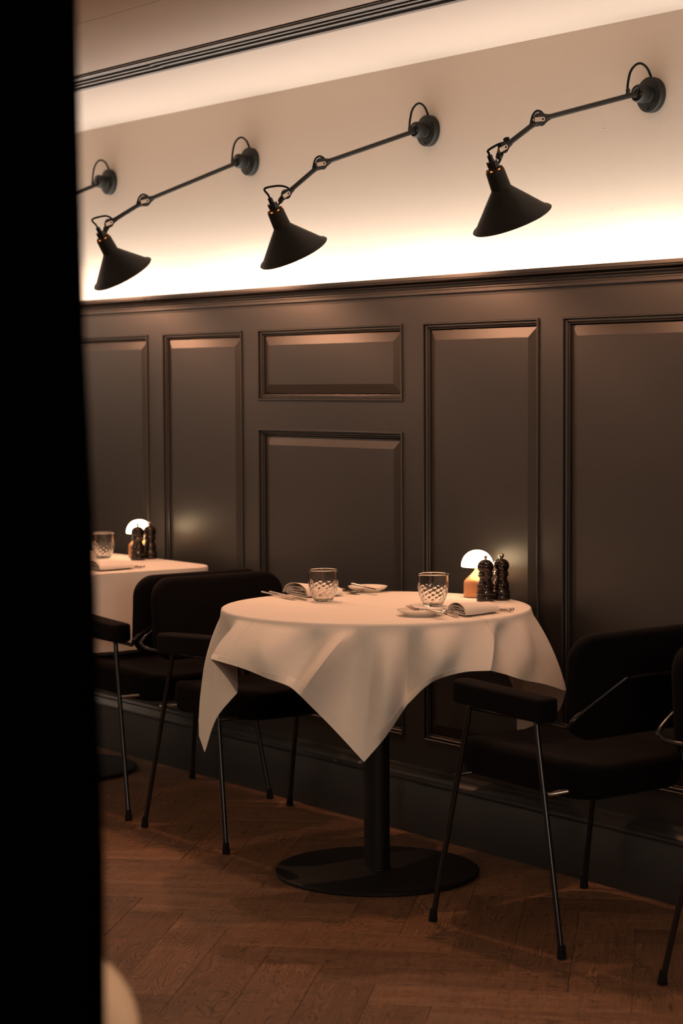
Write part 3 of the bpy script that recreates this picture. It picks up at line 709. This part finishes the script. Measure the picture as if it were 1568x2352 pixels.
def cutlery(kind, p_end, p_head, label, group, ball=True, length=None):
    """handle end at p_end, head at p_head; local +x runs from handle end to head"""
    a = Vector(p_end); b = Vector(p_head); v = b-a; Ln = v.length
    t = thing(kind, label, kind.replace('table_', '').replace('dinner_', '').replace('butter_', ''), a, 0, group)
    t.rotation_euler = v.to_track_quat('X', 'Z').to_euler()
    hl = Ln*(.52 if kind != 'table_knife' else .50)
    bm = BM()
    prof = [(0, -.002)] + ([(.0035, -.0015), (.0052, .0012), (.0054, .0035), (.0045, .0062), (.0028, .0078), (.0034, .009)] if ball else [(.0045, -.001), (.0052, .001), (.0052, .010)])
    prof += [(.0048 if not ball else .0040, .012), (.0046, hl*.35), (.0032, hl*.85), (.0022, hl), (0, hl)]
    lathe(bm, prof, 16, Matrix.Diagonal((1, 1, .8, 1)) @ Matrix.Rotation(PI/2, 4, 'Y'))
    link_mesh('handle', bm, M_steel, t, True)
    bm = BM()
    def strip(pts, hw, th, zc):
        R = []
        for (x, z), h in zip(pts, hw):
            R.append([bm.verts.new((x, sy*h, z+sz*th/2)) for sy, sz in ((-1, -1), (1, -1), (1, 1), (-1, 1))])
        for p, q in zip(R, R[1:]):
            for i in range(4): bm.faces.new((p[i], p[(i+1) % 4], q[(i+1) % 4], q[i]))
        bm.faces.new(R[0][::-1]); bm.faces.new(R[-1])
    if 'knife' in kind:
        n = 10; R = []
        for k in range(n+1):
            x = hl+(Ln-hl)*k/n; wv = .0055+.0045*math.sin(PI*min(1, k/n*1.15)) if k < n else .001
            R.append([bm.verts.new(c) for c in ((x, -.004, .0009), (x, -.004+wv*1.4, 0), (x, -.004, -.0009))])
        for p, q in zip(R, R[1:]):
            for i in range(3): bm.faces.new((p[i], p[(i+1) % 3], q[(i+1) % 3], q[i]))
        bm.faces.new(R[0][::-1]); bm.faces.new(R[-1]); nm = 'blade'
    elif 'fork' in kind:
        xs_ = [hl-.003, hl+(Ln-hl)*.18, hl+(Ln-hl)*.34, hl+(Ln-hl)*.50]; sag = lambda x: -.007*math.sin(PI*min(1, max(0, (x-hl)/(Ln-hl))))
        strip([(x, sag(x)) for x in xs_], [.0024, .0035, .0085, .0105], .0016, 0)
        for j in range(4):
            yc = -.0084+.0056*j; R = []
            for k in range(5):
                x = hl+(Ln-hl)*(.48+.52*k/4); h = .0017-.0009*k/4
                R.append([bm.verts.new((x, yc+sy*h, sag(x)+sz*.0008)) for sy, sz in ((-1, -1), (1, -1), (1, 1), (-1, 1))])
            for p, q in zip(R, R[1:]):
                for i in range(4): bm.faces.new((p[i], p[(i+1) % 4], q[(i+1) % 4], q[i]))
            bm.faces.new(R[0][::-1]); bm.faces.new(R[-1])
        nm = 'tines'
    else:
        strip([(hl-.003, 0), (hl+(Ln-hl)*.3, -.002), (hl+(Ln-hl)*.45, -.003)], [.0024, .0035, .007], .0016, 0)
        cx = hl+(Ln-hl)*.68; rx = (Ln-hl)*.34
        prof = [(0, -.0065), (.35, -.0058), (.7, -.0032), (1, 0), (.93, .0006), (.65, -.0020), (.3, -.0044), (0, -.0050)]
        lathe(bm, prof, 28, Matrix.Translation((cx, 0, 0)) @ Matrix.Diagonal((rx, .0155, 1, 1))); nm = 'bowl'
    bmesh.ops.recalc_face_normals(bm, faces=bm.faces)
    link_mesh(nm, bm, M_steel, t, 40)
    return t
GC = 'steel cutlery on the round table'
cutlery('dinner_fork', (-4.283, -.518, .7775), (-4.424, -.528, .787), 'steel fork lying across the white side plate at the front', GC)
cutlery('butter_knife', (-4.300, -.498, .7795), (-4.440, -.520, .7795), 'thin steel knife lying under the fork on the front side plate', GC, False)
cutlery('dinner_fork', (-4.293, -.463, .766), (-4.440, -.412, .766), 'steel fork on the cloth left of the napkin, ball end nearest the table edge', GC)
cutlery('dinner_fork', (-4.313, -.424, .7655), (-4.460, -.380, .7665), 'steel fork on the cloth half hidden under the left end of the napkin', GC)
cutlery('table_knife', (-4.312, -.262, .7655), (-4.475, -.318, .765), 'steel knife whose ball handle sticks out right of the napkin, front one', GC)
cutlery('table_spoon', (-4.326, -.238, .7655), (-4.487, -.280, .765), 'steel spoon whose ball handle sticks out right of the napkin, rear one', GC)
cutlery('table_knife', (-5.150, -.512, .7665), (-4.930, -.545, .7635), 'steel knife left of the dimpled tumbler, nearer the room', GC, False)
cutlery('table_knife', (-5.138, -.492, .7665), (-4.900, -.522, .7635), 'steel knife left of the dimpled tumbler, beside the napkin', GC, False)
cutlery('table_spoon', (-5.125, -.306, .7665), (-4.955, -.298, .7685), 'steel spoon with its bowl resting between napkin and back plate', GC, False)
cutlery('dinner_fork', (-5.140, -.285, .7665), (-4.975, -.268, .769), 'steel fork beside the spoon, behind the left tumbler', GC, False)
cutlery('butter_knife', (-5.035, -.262, .785), (-4.905, -.268, .777), 'steel knife resting on the rim of the back side plate', GC, False)
GF = 'steel cutlery on the rectangular table'
cutlery('table_knife', (-6.135, -.345, .7655), (-6.30, -.41, .765), 'steel knife right of the napkin on the rectangular table, front one', GF)
cutlery('table_spoon', (-6.150, -.322, .7655), (-6.31, -.37, .765), 'steel spoon right of the napkin on the rectangular table, rear one', GF)
cutlery('dinner_fork', (-6.13, -.560, .766), (-6.28, -.50, .766), 'steel fork left of the napkin on the rectangular table', GF)

def napkin(origin, ax, cross, wid, hgt, length, label, skew=0.0):
    """origin: front corner at the looped end; ax: along the roll; cross: towards the back"""
    ax = Vector(ax).normalized(); cross = Vector(cross).normalized(); Z = Vector((0, 0, 1))
    w_, h_ = wid, hgt
    path = [(w_*.30, .46*h_), (w_*.55, .40*h_), (w_*.80, .44*h_), (w_*.86, .33*h_), (w_*.78, .24*h_), (w_*.45, .20*h_), (w_*.14, .22*h_), (w_*.07, .36*h_), (w_*.16, .56*h_), (w_*.45, .66*h_), (w_*.80, .62*h_), (w_*.97, .46*h_), (w_*1.0, .22*h_), (w_*.93, .06*h_), (w_*.5, .045*h_), (w_*.06, .05*h_), (-w_*.03, .25*h_), (w_*.0, .62*h_), (w_*.14, .86*h_), (w_*.45, 1.0*h_), (w_*.80, .90*h_), (w_*1.02, .62*h_), (w_*1.10, .30*h_), (w_*1.14, .05*h_)]
    sp = spline([(a, b, 0) for a, b in path], 4); n = len(sp); bm = BM(); th = .0013; rings = []
    nor = []
    for i in range(n):
        tn = (sp[min(i+1, n-1)]-sp[max(i-1, 0)]).normalized(); nor.append(Vector((-tn.y, tn.x, 0)))
    segs = 10
    for k in range(segs+1):
        s = k/segs; sq = 1-.28*s+.0*s*s; row = []
        for side in (1, -1):
            seq = range(n) if side == 1 else range(n-1, -1, -1)
            for i in seq:
                p = sp[i]+nor[i]*th/2*side
                wob = .0012*math.sin(i*.35+s*5)*(1-s)
                inner = min(1, abs(i-n)/n)
                xoff = (.010*inner if k == 0 else 0)
                row.append(bm.verts.new(Vector(origin)+ax*(s*length+xoff+skew*p.x)+cross*(p.x*(1-.06*s))+Z*(max(.0004, p.y*sq+wob)+.0)))
        rings.append(row)
    m = len(rings[0])
    for a, b in zip(rings, rings[1:]):
        for i in range(m): bm.faces.new((a[i], a[(i+1) % m], b[(i+1) % m], b[i]))
    for row, fl in ((rings[0], 0), (rings[-1], 1)):
        for i in range(n-1):
            q = (row[i], row[i+1], row[m-2-i], row[m-1-i]); bm.faces.new(q if fl else q[::-1])
    bmesh.ops.recalc_face_normals(bm, faces=bm.faces)
    c = Vector(origin); bmesh.ops.translate(bm, verts=bm.verts, vec=-c)
    o = link_mesh('napkin', bm, M_napkin, None, 60, c)
    tag(o, label, 'napkin', 'folded white napkins')
napkin((-4.285, -.447, ZT1+.0035), (-.20, .97, 0), (-.97, -.20+.38, 0), .105, .030, .150, 'folded white napkin holding cutlery, right front of the round table', .15)
napkin((-4.975, -.478, ZT1+.001), (.18, .98, 0), (-.98, .15, 0), .150, .036, .120, 'folded white napkin behind the left tumbler on the round table', .05)
napkin((-6.115, -.520, ZT1+.0035), (-.12, .98, 0), (-.98, .10, 0), .150, .026, .150, 'folded white napkin on the rectangular table beside the curtain', .1)

# ------------------------------------------------------------------ foreground: black curtain and cream chair, both close to the camera
edge = [(-1.890, -2.943, 2.10), (-1.880, -2.948, 1.945), (-1.878, -2.952, 1.770), (-1.869, -2.955, 1.596), (-1.857, -2.958, 1.421), (-1.8385, -2.961, 1.246), (-1.827, -2.965, 1.072), (-1.8145, -2.967, .897), (-1.807, -2.973, .722), (-1.796, -2.976, .547), (-1.789, -2.981, .373), (-1.779, -2.984, .06)]
edge = [(-1.892, -2.938, 2.382)]+edge+[(-1.771, -2.983, .012)]
bm = BM(); R = []
for (x, y, z) in edge:
    row = []
    for k in range(97):
        s = .62*k/96; p = Vector((x, y, z))-r0*s
        wv = .028*math.sin(s*46)*(.75+.25*(2.4-z)/2.4)+.010*math.sin(s*91+z)
        wv *= min(1, s/.03)
        row.append(p+d*(wv+.02))
    R.append(row)
front = [[bm.verts.new(p) for p in row] for row in R]; back = [[bm.verts.new(p+d*.003) for p in row] for row in R]
for A, fl in ((front, 0), (back, 1)):
    for a, b in zip(A, A[1:]):
        for i in range(96):
            q = (a[i], a[i+1], b[i+1], b[i]); bm.faces.new(q if fl else q[::-1])
for A, B in zip(zip(front, front[1:]), zip(back, back[1:])):
    bm.faces.new((A[0][0], A[1][0], B[1][0], B[0][0])); bm.faces.new((A[0][-1], B[0][-1], B[1][-1], A[1][-1]))
bmesh.ops.recalc_face_normals(bm, faces=bm.faces)
cu = link_mesh('curtain', bm, M_curtain, None, True); tag(cu, 'heavy black curtain filling the left edge, close to the camera', 'curtain')
rod = tube(BM(), [Vector((-1.892, -2.938, 2.384))+d*.02+r0*.01, Vector((-1.892, -2.938, 2.384))+d*.02-r0*.66], .006, 10)
link_mesh('curtain_rail', rod, M_black, cu, True)

cc = thing('cream_chair', 'cream upholstered chair with rounded back, blurred in the bottom left corner', 'chair', (-2.108, -2.876, 0), math.atan2(r0.y, r0.x))
# local x = image right, local y = away from the camera
link_mesh('backrest', slab(BM(), .212, .20, .105, 0, .07, .030, lambda x, y, z: (x-.105, z-.035+.10*((x-.0)/.21)**2*0, .545+y), 10, 6, .006), M_cream, cc, True)
link_mesh('seat', slab(BM(), .21, .21, .08, .40, .47, .025, lambda x, y, z: (x-.105, y+.22, z), 8, 5, .006), M_cream, cc, True)
for sx in (-.29, .08):
    for sy in (.03, .40):
        link_mesh('leg', tube(BM(), [(sx, sy, .405), (sx+(.0), sy, .0)], .013, 12, .009), M_tube, cc, 40)
